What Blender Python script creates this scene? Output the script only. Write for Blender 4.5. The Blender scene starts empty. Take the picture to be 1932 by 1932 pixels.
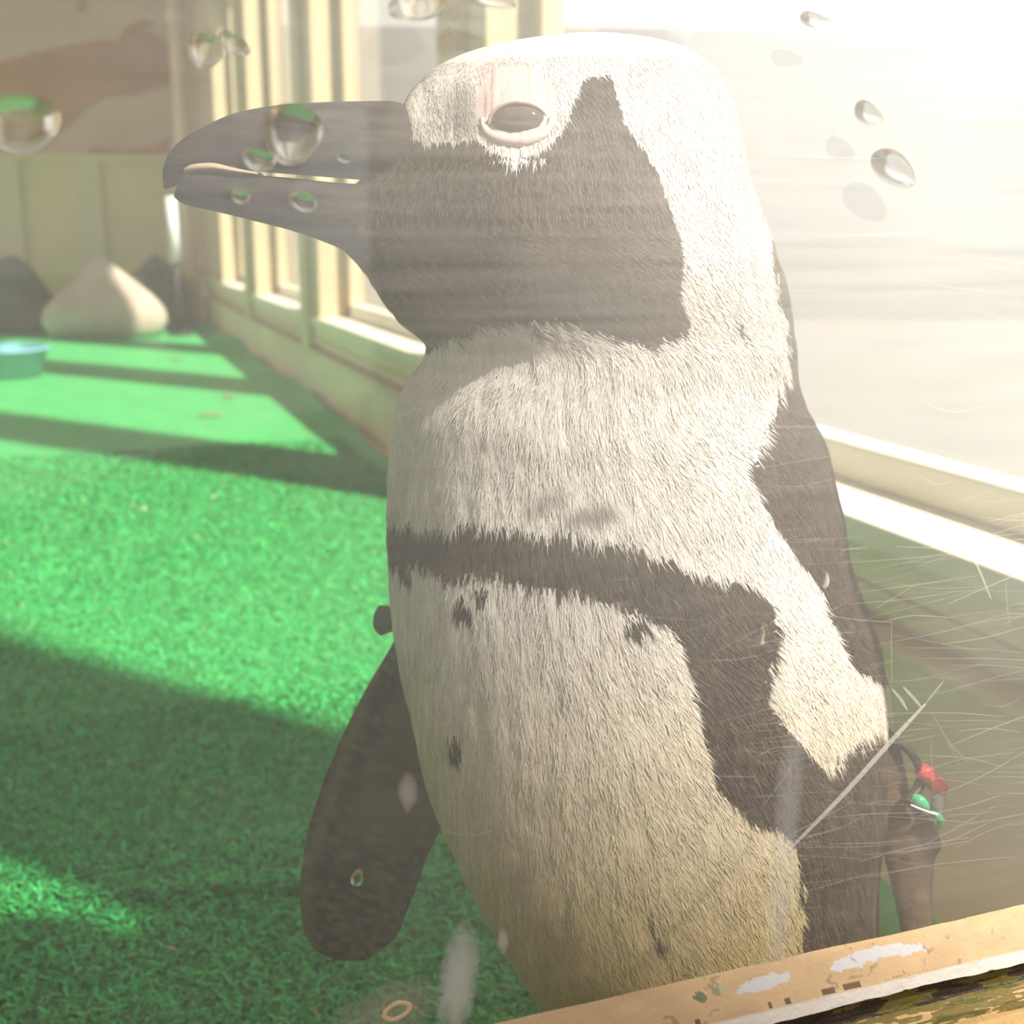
import bpy, bmesh, math, random
import numpy as np
from mathutils import Vector, Matrix

rng = np.random.default_rng(7)
random.seed(7)
sc = bpy.context.scene
C = sc.collection

# ------------------------------------------------------------------ camera, world, sun, exposure
FPX = 2300.0; HALF = 966.0
YAW = math.radians(19.5); PIT = math.radians(13.2)
CAM = np.array([0.0, 0.0, 0.42])
Fv = np.array([math.sin(YAW)*math.cos(PIT), math.cos(YAW)*math.cos(PIT), -math.sin(PIT)])
Rv = np.array([math.cos(YAW), -math.sin(YAW), 0.0])
Uv = np.cross(Rv, Fv)
cd = bpy.data.cameras.new('camera'); cam = bpy.data.objects.new('camera', cd); C.objects.link(cam)
M = Matrix(((Rv[0], Uv[0], -Fv[0], CAM[0]), (Rv[1], Uv[1], -Fv[1], CAM[1]), (Rv[2], Uv[2], -Fv[2], CAM[2]), (0, 0, 0, 1)))
cam.matrix_world = M
cd.sensor_width = 36; cd.lens = 36*FPX/1932; cd.clip_start = 0.02; cd.clip_end = 200
cd.dof.use_dof = True; cd.dof.focus_distance = 0.42; cd.dof.aperture_fstop = 14.0
sc.camera = cam

w = bpy.data.worlds.new('world'); sc.world = w; w.use_nodes = True
bg = w.node_tree.nodes['Background']
bg.inputs[0].default_value = (1.0, 0.975, 0.94, 1); bg.inputs[1].default_value = 1.45
SD = np.array([0.60*math.cos(math.radians(50)), -0.80*math.cos(math.radians(50)), math.sin(math.radians(50))])
sl = bpy.data.lights.new('sun', 'SUN'); sl.energy = 14.5; sl.angle = math.radians(2.0); sl.color = (1.0, 0.93, 0.82)
so = bpy.data.objects.new('sun', sl); C.objects.link(so)
so.rotation_euler = Vector(SD).to_track_quat('Z', 'Y').to_euler(); so.location = (3, -4, 6)

sc.view_settings.view_transform = 'Standard'; sc.view_settings.look = 'None'
sc.view_settings.gamma = 1.0; sc.view_settings.use_curve_mapping = False
sc.view_settings.exposure = 0.05
sc.cycles.max_bounces = 10; sc.cycles.transparent_max_bounces = 24; sc.cycles.diffuse_bounces = 5
sc.cycles.transmission_bounces = 8; sc.cycles.caustics_refractive = True; sc.cycles.sample_clamp_indirect = 6.0; sc.cycles.caustics_reflective = False

# ------------------------------------------------------------------ projection helpers (design from the picture, placed in metres)
def ray(px, py):
    px = np.asarray(px, float); py = np.asarray(py, float)
    return Fv + ((px-HALF)/FPX)[..., None]*Rv - ((py-HALF)/FPX)[..., None]*Uv
def pt(px, py, d):
    return CAM + ray(px, py)*np.asarray(d, float)[..., None]
def proj(P):
    q = P - CAM; z = q@Fv
    return HALF + FPX*(q@Rv)/z, HALF - FPX*(q@Uv)/z, z
def on_y(px, py, Y):           # where the line of sight meets the plane y=Y
    r = ray(px, py); return CAM + r*(Y/r[..., 1])[..., None]
def on_x(px, py, X):
    r = ray(px, py); return CAM + r*(X/r[..., 0])[..., None]
FZ = -0.036            # floor level
def on_z(px, py, Z=-0.036):
    r = ray(px, py); return CAM + r*((Z-CAM[2])/r[..., 2])[..., None]

# ------------------------------------------------------------------ mesh helpers
def link(name, me, mat, parent=None, smooth=False):
    o = bpy.data.objects.new(name, me); C.objects.link(o)
    if mat: me.materials.append(mat)
    if smooth: me.polygons.foreach_set('use_smooth', np.ones(len(me.polygons), bool))
    if parent: o.parent = parent
    return o
def np_mesh(name, V, F, col=None):
    V = np.asarray(V, np.float32); F = np.asarray(F, np.int32); k = F.shape[1]
    me = bpy.data.meshes.new(name)
    me.vertices.add(len(V)); me.vertices.foreach_set('co', V.ravel())
    me.loops.add(F.size); me.loops.foreach_set('vertex_index', F.ravel())
    me.polygons.add(len(F)); me.polygons.foreach_set('loop_start', np.arange(0, F.size, k, dtype=np.int32))
    me.update(calc_edges=True)
    if col is not None:
        a = me.color_attributes.new('Col', 'FLOAT_COLOR', 'POINT')
        a.data.foreach_set('color', np.concatenate([col, np.ones((len(V), 1))], 1).astype(np.float32).ravel())
    me.validate()
    return me
def grid_faces(nr, nc, wrap=False):
    i = np.arange(nr-1)[:, None]; j = np.arange(nc if wrap else nc-1)[None]
    j2 = (j+1) % nc
    return np.stack([i*nc+j, i*nc+j2, (i+1)*nc+j2, (i+1)*nc+j], -1).reshape(-1, 4)
def bm_mesh(name, bm):
    me = bpy.data.meshes.new(name); bm.to_mesh(me); bm.free(); return me
def add_box(bm, lo, hi, bevel=0.0):
    r = bmesh.ops.create_cube(bm, size=1.0)
    for v in r['verts']:
        v.co = Vector([(lo[k]+hi[k])/2 + v.co[k]*(hi[k]-lo[k]) for k in range(3)])
    if bevel > 0:
        es = list({e for v in r['verts'] for e in v.link_edges})
        bmesh.ops.bevel(bm, geom=es, offset=bevel, segments=2, affect='EDGES', profile=0.5)
def box(name, lo, hi, mat, parent=None, bevel=0.0):
    bm = bmesh.new(); add_box(bm, lo, hi, bevel); return link(name, bm_mesh(name, bm), mat, parent)
def empty(name, loc=(0, 0, 0)):
    o = bpy.data.objects.new(name, None); C.objects.link(o); o.location = loc; o.empty_display_size = 0.05; return o
def tag(o, label=None, cat=None, group=None, kind=None):
    if label: o['label'] = label
    if cat: o['category'] = cat
    if group: o['group'] = group
    if kind: o['kind'] = kind
    return o
def vnoise(x, y, seed=0):       # smooth value noise, numpy
    xi = np.floor(x).astype(np.int64); yi = np.floor(y).astype(np.int64)
    fx = x-xi; fy = y-yi; fx = fx*fx*(3-2*fx); fy = fy*fy*(3-2*fy)
    def h(a, b):
        n = (a*374761393 + b*668265263 + seed*2147483647) & 0xffffffff
        n = ((n ^ (n >> 13))*1274126177) & 0xffffffff
        return ((n ^ (n >> 16)) & 0xffff)/65535.0
    return (h(xi, yi)*(1-fx)+h(xi+1, yi)*fx)*(1-fy) + (h(xi, yi+1)*(1-fx)+h(xi+1, yi+1)*fx)*fy
def fbm(x, y, seed=0, o=4):
    s = 0; a = 0.5
    for k in range(o):
        s = s + a*vnoise(x*2**k, y*2**k, seed+k); a *= 0.5
    return s
def inpoly(x, y, P):
    P = np.asarray(P, float); ins = np.zeros(x.shape, bool)
    for k in range(len(P)):
        x0, y0 = P[k-1]; x1, y1 = P[k]
        if y0 == y1: continue
        c = ((y0 > y) != (y1 > y)) & (x < (x1-x0)*(y-y0)/(y1-y0)+x0)
        ins ^= c
    return ins
def pchip(xk, yk, x):           # monotone-ish smooth interpolation
    xk = np.asarray(xk, float); yk = np.asarray(yk, float)
    h = np.diff(xk); d = np.diff(yk)/h
    m = np.zeros_like(yk); m[0] = d[0]; m[-1] = d[-1]
    for i in range(1, len(xk)-1):
        if d[i-1]*d[i] > 0:
            w1 = 2*h[i]+h[i-1]; w2 = h[i]+2*h[i-1]
            m[i] = (w1+w2)/(w1/d[i-1]+w2/d[i])
    i = np.clip(np.searchsorted(xk, x)-1, 0, len(h)-1)
    t = (x-xk[i])/h[i]
    return (2*t**3-3*t**2+1)*yk[i] + (t**3-2*t**2+t)*h[i]*m[i] + (-2*t**3+3*t**2)*yk[i+1] + (t**3-t**2)*h[i]*m[i+1]

# ------------------------------------------------------------------ materials
def mat_new(name):
    m = bpy.data.materials.new(name); m.use_nodes = True
    nt = m.node_tree; return m, nt, nt.nodes['Principled BSDF'], nt.nodes['Material Output']
def mat_simple(name, col, rough=0.6, noise=0.0, scale=8.0, bump=0.0, spec=0.3, stretch=(1, 1, 1), col2=None):
    m, nt, p, out = mat_new(name)
    p.inputs['Roughness'].default_value = rough; p.inputs['Specular IOR Level'].default_value = spec
    p.inputs['Base Color'].default_value = (*col, 1)
    if noise > 0 or bump > 0 or col2:
        tc = nt.nodes.new('ShaderNodeTexCoord'); mp = nt.nodes.new('ShaderNodeMapping'); mp.inputs['Scale'].default_value = stretch
        n = nt.nodes.new('ShaderNodeTexNoise'); n.inputs['Scale'].default_value = scale; n.inputs['Detail'].default_value = 6
        nt.links.new(tc.outputs['Object'], mp.inputs[0]); nt.links.new(mp.outputs[0], n.inputs['Vector'])
        r = nt.nodes.new('ShaderNodeValToRGB'); r.color_ramp.elements[0].position = 0.35; r.color_ramp.elements[1].position = 0.65
        c2 = col2 if col2 else [c*(1-noise) for c in col]
        r.color_ramp.elements[0].color = (*c2, 1); r.color_ramp.elements[1].color = (*col, 1)
        nt.links.new(n.outputs['Fac'], r.inputs[0]); nt.links.new(r.outputs[0], p.inputs['Base Color'])
        if bump > 0:
            b = nt.nodes.new('ShaderNodeBump'); b.inputs['Strength'].default_value = bump; b.inputs['Distance'].default_value = 0.002
            nt.links.new(n.outputs['Fac'], b.inputs['Height']); nt.links.new(b.outputs[0], p.inputs['Normal'])
    return m
def mat_vcol(name, rough=0.7, spec=0.2, sheen=0.0, bump=0.0, bscale=400, trans=0.0):
    m, nt, p, out = mat_new(name)
    a = nt.nodes.new('ShaderNodeVertexColor'); a.layer_name = 'Col'
    nt.links.new(a.outputs[0], p.inputs['Base Color'])
    p.inputs['Roughness'].default_value = rough; p.inputs['Specular IOR Level'].default_value = spec
    p.inputs['Sheen Weight'].default_value = sheen
    if bump > 0:
        n = nt.nodes.new('ShaderNodeTexNoise'); n.inputs['Scale'].default_value = bscale
        tc = nt.nodes.new('ShaderNodeTexCoord'); nt.links.new(tc.outputs['Object'], n.inputs['Vector'])
        b = nt.nodes.new('ShaderNodeBump'); b.inputs['Strength'].default_value = bump; b.inputs['Distance'].default_value = 0.001
        nt.links.new(n.outputs['Fac'], b.inputs['Height']); nt.links.new(b.outputs[0], p.inputs['Normal'])
    return m

CREAM = (0.68, 0.54, 0.34)
M_cream = mat_simple('cream_painted_wood', CREAM, 0.55, noise=0.12, scale=6, bump=0.3, stretch=(3, 0.6, 0.6))
M_sunlit_frame = mat_simple('sunlit_frame_paint', (0.82, 0.76, 0.64), 0.5, noise=0.08)  # lighter than the cream: sunlight painted into the bottom rails
M_creamdk = mat_simple('cream_painted_boards', (0.80, 0.66, 0.45), 0.6, noise=0.15, scale=5, bump=0.3)
M_plaster = mat_simple('stained_plaster', (0.74, 0.50, 0.34), 0.85, noise=0.2, scale=1.6, bump=0.2)
M_leftwall = mat_simple('cream_wall_paint', (0.82, 0.70, 0.50), 0.8, noise=0.08)
M_flake = mat_simple('ochre_bare_patch', (0.52, 0.22, 0.02), 0.85, noise=0.15, scale=4)
M_wains = mat_simple('olive_cream_panel', (0.78, 0.66, 0.34), 0.7, noise=0.12, scale=3)
M_ceil = mat_simple('ceiling_boards', (0.85, 0.76, 0.62), 0.8, noise=0.1)
M_under = mat_simple('floor_concrete', (0.30, 0.27, 0.2), 0.9, noise=0.2, scale=10)
M_out = mat_simple('tan_paving', (0.20, 0.195, 0.19), 0.85, noise=0.08, scale=3)
M_outwall = mat_simple('grey_render_wall', (0.22, 0.235, 0.255), 0.8, noise=0.05, scale=1.5)
M_outdark = mat_simple('dark_added_boards', (0.10, 0.07, 0.045), 0.8, noise=0.3, scale=3)
M_shade_gable = mat_simple('tan_shade_gable', (0.25, 0.20, 0.14), 0.8, noise=0.2, scale=3)
M_pipe = mat_simple('pinkish_paint', (0.92, 0.68, 0.52), 0.5)
M_white = mat_simple('white_plastic', (0.75, 0.76, 0.76), 0.4)
M_rock = mat_simple('dark_mossy_stone', (0.11, 0.14, 0.08), 0.9, noise=0.4, scale=12, bump=0.6)
M_rockp = mat_simple('pale_pink_stone', (0.55, 0.44, 0.36), 0.9, noise=0.15, scale=9, bump=0.5)
M_blue = mat_simple('blue_plastic', (0.22, 0.50, 0.62), 0.35)
M_body = mat_vcol('penguin_plumage', rough=0.75, spec=0.12, bump=0.25, bscale=900)
M_fth = mat_vcol('penguin_feather_tips', rough=0.6, spec=0.25)
M_turf = mat_vcol('turf_fibre', rough=0.5, spec=0.25)
M_rail = mat_vcol('chipped_cream_paint', rough=0.55, spec=0.25, bump=0.5, bscale=700)
M_horn = mat_simple('bill_horn', (0.054, 0.039, 0.030), 0.6, noise=0.75, scale=110, bump=0.6, spec=0.12, stretch=(1, 1, 3))
M_mouth = mat_simple('bill_edge_horn', (0.50, 0.38, 0.26), 0.5)
M_eye = mat_simple('eye_wet', (0.11, 0.08, 0.075), 0.08, spec=0.6)
M_lid = mat_simple('pink_bare_skin', (0.76, 0.58, 0.55), 0.5)
M_foot = mat_simple('black_webbed_skin', (0.05, 0.045, 0.04), 0.6, noise=0.4, scale=80)
M_rubber = mat_simple('black_rubber', (0.03, 0.03, 0.03), 0.5)
M_red = mat_simple('red_plastic', (0.75, 0.06, 0.06), 0.35)
M_grey = mat_simple('grey_plastic', (0.28, 0.26, 0.28), 0.4)
M_green = mat_simple('green_plastic', (0.05, 0.42, 0.20), 0.35)

def mat_pane(name, dirt_lo, dirt_hi, rough, streak=True, glossmix=0.35, tint=(0.98, 0.985, 0.98)):
    m, nt, p, out = mat_new(name); nt.nodes.remove(p); N = nt.nodes.new; L = nt.links.new
    tr = N('ShaderNodeBsdfTransparent'); tr.inputs[0].default_value = (*tint, 1)
    gl = N('ShaderNodeBsdfGlossy'); gl.inputs['Roughness'].default_value = 0.03
    lw = N('ShaderNodeLayerWeight'); lw.inputs[0].default_value = 0.5      # Schlick on both faces of the thin sheet
    pw = N('ShaderNodeMath'); pw.operation = 'POWER'; pw.inputs[1].default_value = 5; L(lw.outputs['Facing'], pw.inputs[0])
    fr = N('ShaderNodeMapRange'); fr.inputs['To Min'].default_value = 0.04; fr.inputs['To Max'].default_value = 1.0; L(pw.outputs[0], fr.inputs[0])
    clear = N('ShaderNodeMixShader'); L(fr.outputs[0], clear.inputs[0]); L(tr.outputs[0], clear.inputs[1]); L(gl.outputs[0], clear.inputs[2])
    df = N('ShaderNodeBsdfDiffuse'); df.inputs[0].default_value = (0.85, 0.82, 0.78, 1)
    tl = N('ShaderNodeBsdfTranslucent'); tl.inputs[0].default_value = (0.85, 0.82, 0.78, 1)
    dm = N('ShaderNodeMixShader'); dm.inputs[0].default_value = 0.4; L(df.outputs[0], dm.inputs[1]); L(tl.outputs[0], dm.inputs[2])
    g2 = N('ShaderNodeBsdfGlossy'); g2.inputs['Roughness'].default_value = rough; g2.inputs[0].default_value = (1, 0.98, 0.95, 1)
    dirt = N('ShaderNodeMixShader'); dirt.inputs[0].default_value = glossmix; L(dm.outputs[0], dirt.inputs[1]); L(g2.outputs[0], dirt.inputs[2])
    tc = N('ShaderNodeTexCoord')
    n1 = N('ShaderNodeTexNoise'); n1.inputs['Scale'].default_value = 7; n1.inputs['Detail'].default_value = 4; L(tc.outputs['Object'], n1.inputs['Vector'])
    mp = N('ShaderNodeMapping'); mp.inputs['Scale'].default_value = (9, 1, 260); mp.inputs['Rotation'].default_value = (0, math.radians(4), 0)
    L(tc.outputs['Object'], mp.inputs[0])
    n2 = N('ShaderNodeTexNoise'); n2.inputs['Scale'].default_value = 1.6; n2.inputs['Detail'].default_value = 5; L(mp.outputs[0], n2.inputs['Vector'])
    a = N('ShaderNodeMath'); a.operation = 'MULTIPLY'; L(n1.outputs['Fac'], a.inputs[0])
    b = N('ShaderNodeMapRange'); b.inputs['From Min'].default_value = 0.3; b.inputs['From Max'].default_value = 0.75; b.inputs['To Min'].default_value = 0.86; b.inputs['To Max'].default_value = 1.22
    L(n2.outputs['Fac'], b.inputs[0])
    if streak: L(b.outputs[0], a.inputs[1])
    else: a.inputs[1].default_value = 1
    r = N('ShaderNodeMapRange'); r.inputs['From Min'].default_value = 0.25; r.inputs['From Max'].default_value = 0.8
    r.inputs['To Min'].default_value = dirt_lo; r.inputs['To Max'].default_value = dirt_hi; L(a.outputs[0], r.inputs[0])
    haze_veil = None
    if streak:                        # painted haze: the dirt weight rises towards the upper right corner
        sx = N('ShaderNodeSeparateXYZ'); L(tc.outputs['Object'], sx.inputs[0])
        fx = N('ShaderNodeMapRange'); fx.inputs['From Min'].default_value = -0.15; fx.inputs['From Max'].default_value = 0.29; fx.inputs['To Min'].default_value = 0.03; fx.inputs['To Max'].default_value = 0.95; L(sx.outputs['X'], fx.inputs[0])
        fz = N('ShaderNodeMapRange'); fz.inputs['From Min'].default_value = 0.20; fz.inputs['From Max'].default_value = 0.62; fz.inputs['To Min'].default_value = 0.0; fz.inputs['To Max'].default_value = 1.15; L(sx.outputs['Z'], fz.inputs[0])
        ad = N('ShaderNodeMath'); ad.operation = 'ADD'; L(fx.outputs[0], ad.inputs[0]); L(fz.outputs[0], ad.inputs[1])
        haze_veil = N('ShaderNodeMath'); haze_veil.operation = 'MULTIPLY'; L(r.outputs[0], haze_veil.inputs[0]); L(ad.outputs[0], haze_veil.inputs[1])
    fin = N('ShaderNodeMixShader'); L((haze_veil or r).outputs[0], fin.inputs[0]); L(clear.outputs[0], fin.inputs[1]); L(dirt.outputs[0], fin.inputs[2])
    L(fin.outputs[0], out.inputs[0]); return m
M_pane = mat_pane('dirty_scratched_pane', 0.045, 0.19, 0.62, glossmix=0.8)
M_pane2 = mat_pane('side_window_pane', 0.02, 0.06, 0.3, streak=False)
def mat_drop():
    m, nt, p, out = mat_new('water'); nt.nodes.remove(p)
    g = nt.nodes.new('ShaderNodeBsdfRefraction'); g.inputs['IOR'].default_value = 1.33; g.inputs['Roughness'].default_value = 0.02
    gg = nt.nodes.new('ShaderNodeBsdfGlossy'); gg.inputs['Roughness'].default_value = 0.03
    f = nt.nodes.new('ShaderNodeFresnel'); f.inputs[0].default_value = 1.33
    mx = nt.nodes.new('ShaderNodeMixShader')
    nt.links.new(f.outputs[0], mx.inputs[0]); nt.links.new(g.outputs[0], mx.inputs[1]); nt.links.new(gg.outputs[0], mx.inputs[2]); tr = nt.nodes.new('ShaderNodeBsdfTransparent'); m2 = nt.nodes.new('ShaderNodeMixShader'); m2.inputs[0].default_value = 0.6
    nt.links.new(tr.outputs[0], m2.inputs[1]); nt.links.new(mx.outputs[0], m2.inputs[2]); nt.links.new(m2.outputs[0], out.inputs[0]); return m
M_drop = mat_drop()
def mat_smear(name, col, alpha, soft=True):
    m, nt, p, out = mat_new(name); N = nt.nodes.new; L = nt.links.new
    p.inputs['Base Color'].default_value = (*col, 1); p.inputs['Roughness'].default_value = 0.8
    tr = N('ShaderNodeBsdfTransparent'); mx = N('ShaderNodeMixShader')
    a = N('ShaderNodeVertexColor'); a.layer_name = 'Col'
    mm = N('ShaderNodeMath'); mm.operation = 'MULTIPLY'; mm.inputs[1].default_value = alpha
    sp = N('ShaderNodeSeparateColor'); L(a.outputs[0], sp.inputs[0]); L(sp.outputs[0], mm.inputs[0])
    L(mm.outputs[0], mx.inputs[0]); L(tr.outputs[0], mx.inputs[1]); L(p.outputs[0], mx.inputs[2]); L(mx.outputs[0], out.inputs[0]); return m

# ------------------------------------------------------------------ the setting
XW = 0.60            # inner face of the wall on the right
WT = 0.12            # its thickness
YP = 0.300           # camera-side face of the near pane
YF = 6.2             # far wall
XL = -1.6
ZC = 2.10
WB, WTOP = 0.188, 1.95   # window opening bottom and top
struct = lambda o: tag(o, kind='structure')

# floor + turf edge that waves along the right wall
struct(box('floor', (XL, 0.30, FZ-0.06), (XW+WT, YF+0.1, FZ-0.004), M_under))
struct(box('ceiling', (XL-0.1, 0.22, ZC), (XW+WT+0.05, YF+0.1, ZC+0.06), M_ceil))
wl = empty('wall_left', (0, 0, 0)); struct(wl)      # wide unseen opening added towards the far end to light the far wall
box('lower_wall', (XL-0.1, 0.30, FZ-0.06), (XL, YF+0.1, 0.35), M_leftwall, wl)
box('upper_wall', (XL-0.1, 0.30, 1.90), (XL, YF+0.1, ZC), M_leftwall, wl)
box('near_wall', (XL-0.1, 0.30, 0.35), (XL, 2.6, 1.90), M_leftwall, wl)
box('end_wall', (XL-0.1, 6.05, 0.35), (XL, YF+0.1, 1.90), M_leftwall, wl)

# right wall: low wall, header, posts between the windows
posts = [(0.308, 0.335), (1.80, 2.06), (3.18, 3.44), (4.34, 4.58), (5.34, 6.20)]
wr = empty('wall_right', (XW, 3, 0)); struct(wr); wr.location = (0, 0, 0)
box('low_wall', (XW+0.012, 0.33, FZ-0.004), (XW+WT, YF, WB-0.012), M_creamdk, wr)
box('header', (XW, 0.33, WTOP), (XW+WT, YF, ZC), M_cream, wr)
for (a, b) in posts:
    box('post', (XW-0.004, a, WB), (XW+WT, b, WTOP), M_cream, wr, 0.004)
box('sun_block_board', (XW-0.003, 4.46, 1.36), (XW+WT, YF, WTOP), M_cream, wr, 0.003)  # unseen board added to keep the sun off the far wall
for (a, b) in posts[1:4]:
    box('post_cover_strip', (XW-0.022, (a+b)/2-0.045, 0.085), (XW-0.004, (a+b)/2+0.055, WTOP), M_cream, wr, 0.003)
box('sill_board', (XW-0.012, 0.34, WB-0.022), (XW+WT+0.02, YF-0.05, WB), mat_simple('sunlit_sill_paint', (0.82, 0.76, 0.64), 0.5, noise=0.08), wr, 0.003)  # sill colour lightened to carry the sunlight on it
box('wall_panel', (XW-0.002, 0.34, 0.134), (XW+0.012, YF-0.05, WB-0.024), M_creamdk, wr, 0.002)
tag(wr.children[-1], 'tan panel board under the windows')
box('moulding', (XW-0.006, 0.34, 0.114), (XW+0.012, YF-0.05, 0.133), M_cream, wr, 0.003)
box('moulding', (XW-0.024, 0.34, 0.092), (XW+0.012, YF-0.05, 0.103), M_cream, wr, 0.004)
struct(box('trim_1', (XW-0.16, 0.33, FZ-0.004), (XW-0.008, YF-0.1, FZ+0.0015), M_creamdk))
bb = struct(box('baseboard_right', (XW-0.010, 0.34, FZ-0.003), (XW+0.012, YF-0.02, 0.091), M_creamdk, None, 0.003))

# windows of the right wall: each with a frame and a pane
nwin = 2
for k in range(len(posts)-1):
    y0, y1 = posts[k][1], posts[k+1][0]; WT_ = WTOP if k < 3 else 1.36
    wnd = empty('window_%d' % nwin, (0, 0, 0)); nwin += 1; struct(wnd)
    fw = 0.035; x0, x1 = XW+0.070, XW+0.105
    box('bottom_rail', (x0, y0, WB), (x1, y1, WB+fw), M_sunlit_frame, wnd, 0.003)
    box('top_rail', (x0, y0, WT_-fw), (x1, y1, WT_), M_cream, wnd, 0.003)
    box('stile', (x0, y0, WB), (x1, y0+fw, WT_), M_cream, wnd, 0.003)
    box('stile', (x0, y1-fw, WB), (x1, y1, WT_), M_cream, wnd, 0.003)
    box('pane', (x0+0.014, y0+fw-0.004, WB+fw-0.004), (x0+0.018, y1-fw+0.004, WT_-fw+0.004), M_pane2, wnd)

# far wall with its boarded lower half
wf = empty('wall_far', (0, 0, 0)); struct(wf)
zs = float(on_y(200, 300, YF)[2])
box('plaster', (XL, YF, zs), (XW+WT, YF+0.1, ZC), M_plaster, wf)
box('lower_panel', (XL, YF-0.012, FZ-0.004), (XW, YF+0.1, zs), M_wains, wf)
for px in (18, 172, -140):
    x = float(on_y(px, 380, YF-0.02)[0])
    box('batten', (x-0.05, YF-0.034, FZ+0.02), (x+0.05, YF-0.012, zs), mat_simple('batten_paint', (0.68, 0.60, 0.36), 0.6), wf, 0.004)
box('dado_rail', (XL, YF-0.03, zs-0.015), (XW-0.02, YF-0.006, zs+0.02), M_wains, wf, 0.004)
# bare ochre patch where the plaster skim has come off
def flat_poly(name, pix, Y, th, mat, parent=None):
    P = [on_y(a, b, Y) for a, b in pix]
    bm = bmesh.new(); vs = [bm.verts.new(tuple(p)) for p in P]; f = bm.faces.new(vs)
    r = bmesh.ops.extrude_face_region(bm, geom=[f]); 
    for v in [g for g in r['geom'] if isinstance(g, bmesh.types.BMVert)]: v.co.y += th
    bmesh.ops.recalc_face_normals(bm, faces=bm.faces)
    bmesh.ops.triangulate(bm, faces=bm.faces)
    return link(name, bm_mesh(name, bm), mat, parent)
flat_poly('bare_patch', [(-60, 130), (0, 118), (60, 100), (130, 86), (190, 76), (222, 74), (245, 48), (275, 36), (292, 44), (270, 56), (330, 85), (338, 120), (318, 160),
          (260, 176), (200, 182), (165, 205), (125, 240), (100, 250), (60, 262), (-60, 250)], YF-0.006, 0.006, M_flake, wf)
flat_poly('bare_patch', [(168, 288), (250, 292), (318, 290), (318, 262), (290, 275), (230, 282), (170, 278)], YF-0.006, 0.006, M_flake, wf)
flat_poly('stain_spot', [(145, 4), (158, 2), (164, 12), (156, 26), (146, 22)], YF-0.006, 0.006, M_flake, wf)

# pipe and white rod near the far corner
def cyl(bm, p0, p1, r, seg=20, r2=None):
    p0 = Vector(p0); p1 = Vector(p1); d = p1-p0
    m = Matrix.Translation((p0+p1)/2) @ d.to_track_quat('Z', 'Y').to_matrix().to_4x4()
    bmesh.ops.create_cone(bm, cap_ends=True, segments=seg, radius1=r, radius2=r if r2 is None else r2, depth=d.length, matrix=m)
pp = empty('drain_pipe', (float(on_y(351, 400, 5.95)[0]), 5.95, FZ+0.014))
tag(pp, 'thin pinkish vertical pipe standing in the far right corner', 'pipe')
bm = bmesh.new(); cyl(bm, (0, 0, 0.0), (0, 0, 1.62), 0.030); link('pipe_run', bm_mesh('pipe_run', bm), M_pipe, pp, True)
for z in (0.22, 0.78, 1.35):
    bm = bmesh.new(); cyl(bm, (0, 0, z-.02), (0, 0, z+.02), 0.040); link('clip', bm_mesh('clip', bm), M_pipe, pp)
bot = on_y(328, 432, 5.4); top = on_y(322, 375, 5.4)
rd = empty('white_rod', (bot[0], bot[1], FZ+0.008)); tag(rd, 'short white upright rod beside the pinkish pipe', 'rod')
bm = bmesh.new(); cyl(bm, (0, 0, 0.30), (top[0]-bot[0], 0, top[2]-FZ), 0.022); link('shaft', bm_mesh('shaft', bm), M_white, rd, True)
bm = bmesh.new(); cyl(bm, (0, 0, 0), (0, 0, 0.31), 0.010); link('stake', bm_mesh('stake', bm), M_rubber, rd, True)
bm = bmesh.new(); cyl(bm, (0, 0, 0), (0, 0, 0.012), 0.05); link('base', bm_mesh('base', bm), M_rubber, rd, True)

# stones at the far end
def rock(name, px, py_base, w_, h_, dpt, mat, seed, label, Y=5.86):
    bm = bmesh.new(); bmesh.ops.create_icosphere(bm, subdivisions=4, radius=1.0)
    for v in bm.verts:
        n = v.co.normalized(); k = 1 + 0.28*(math.sin(n.x*3.1+seed)*math.cos(n.y*2.7+seed*2)+0.5*math.sin(n.z*5+seed*3))
        z = max(n.z, -0.25); taper = 1-0.45*max(z, 0)
        v.co = Vector((n.x*w_/2*k*taper, n.y*dpt/2*k*taper, (z+0.25)*h_/1.25*(0.85+0.15*k)))
    o = link(name, bm_mesh(name, bm), mat, None, True)
    b = on_z(px, 592); s = Y/b[1]; o.location = (float(ray(px, 592)[0]/ray(px, 592)[1]*Y), Y, FZ+0.006)
    o.data.materials[0] = mat
    return tag(o, label, 'rock')
rock('rock', 30, 590, 0.40, 0.32, 0.30, M_rock, 1.0, 'dark greenish rock at the far end left of the pale rock')
rock('rock', 195, 590, 0.42, 0.33, 0.30, M_rockp, 2.3, 'pale pink pointed rock against the far wall', 5.40)
rock('rock', 300, 590, 0.29, 0.33, 0.28, M_rock, 3.9, 'dark greenish rock between the pale rock and the pipe', 5.86)

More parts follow.
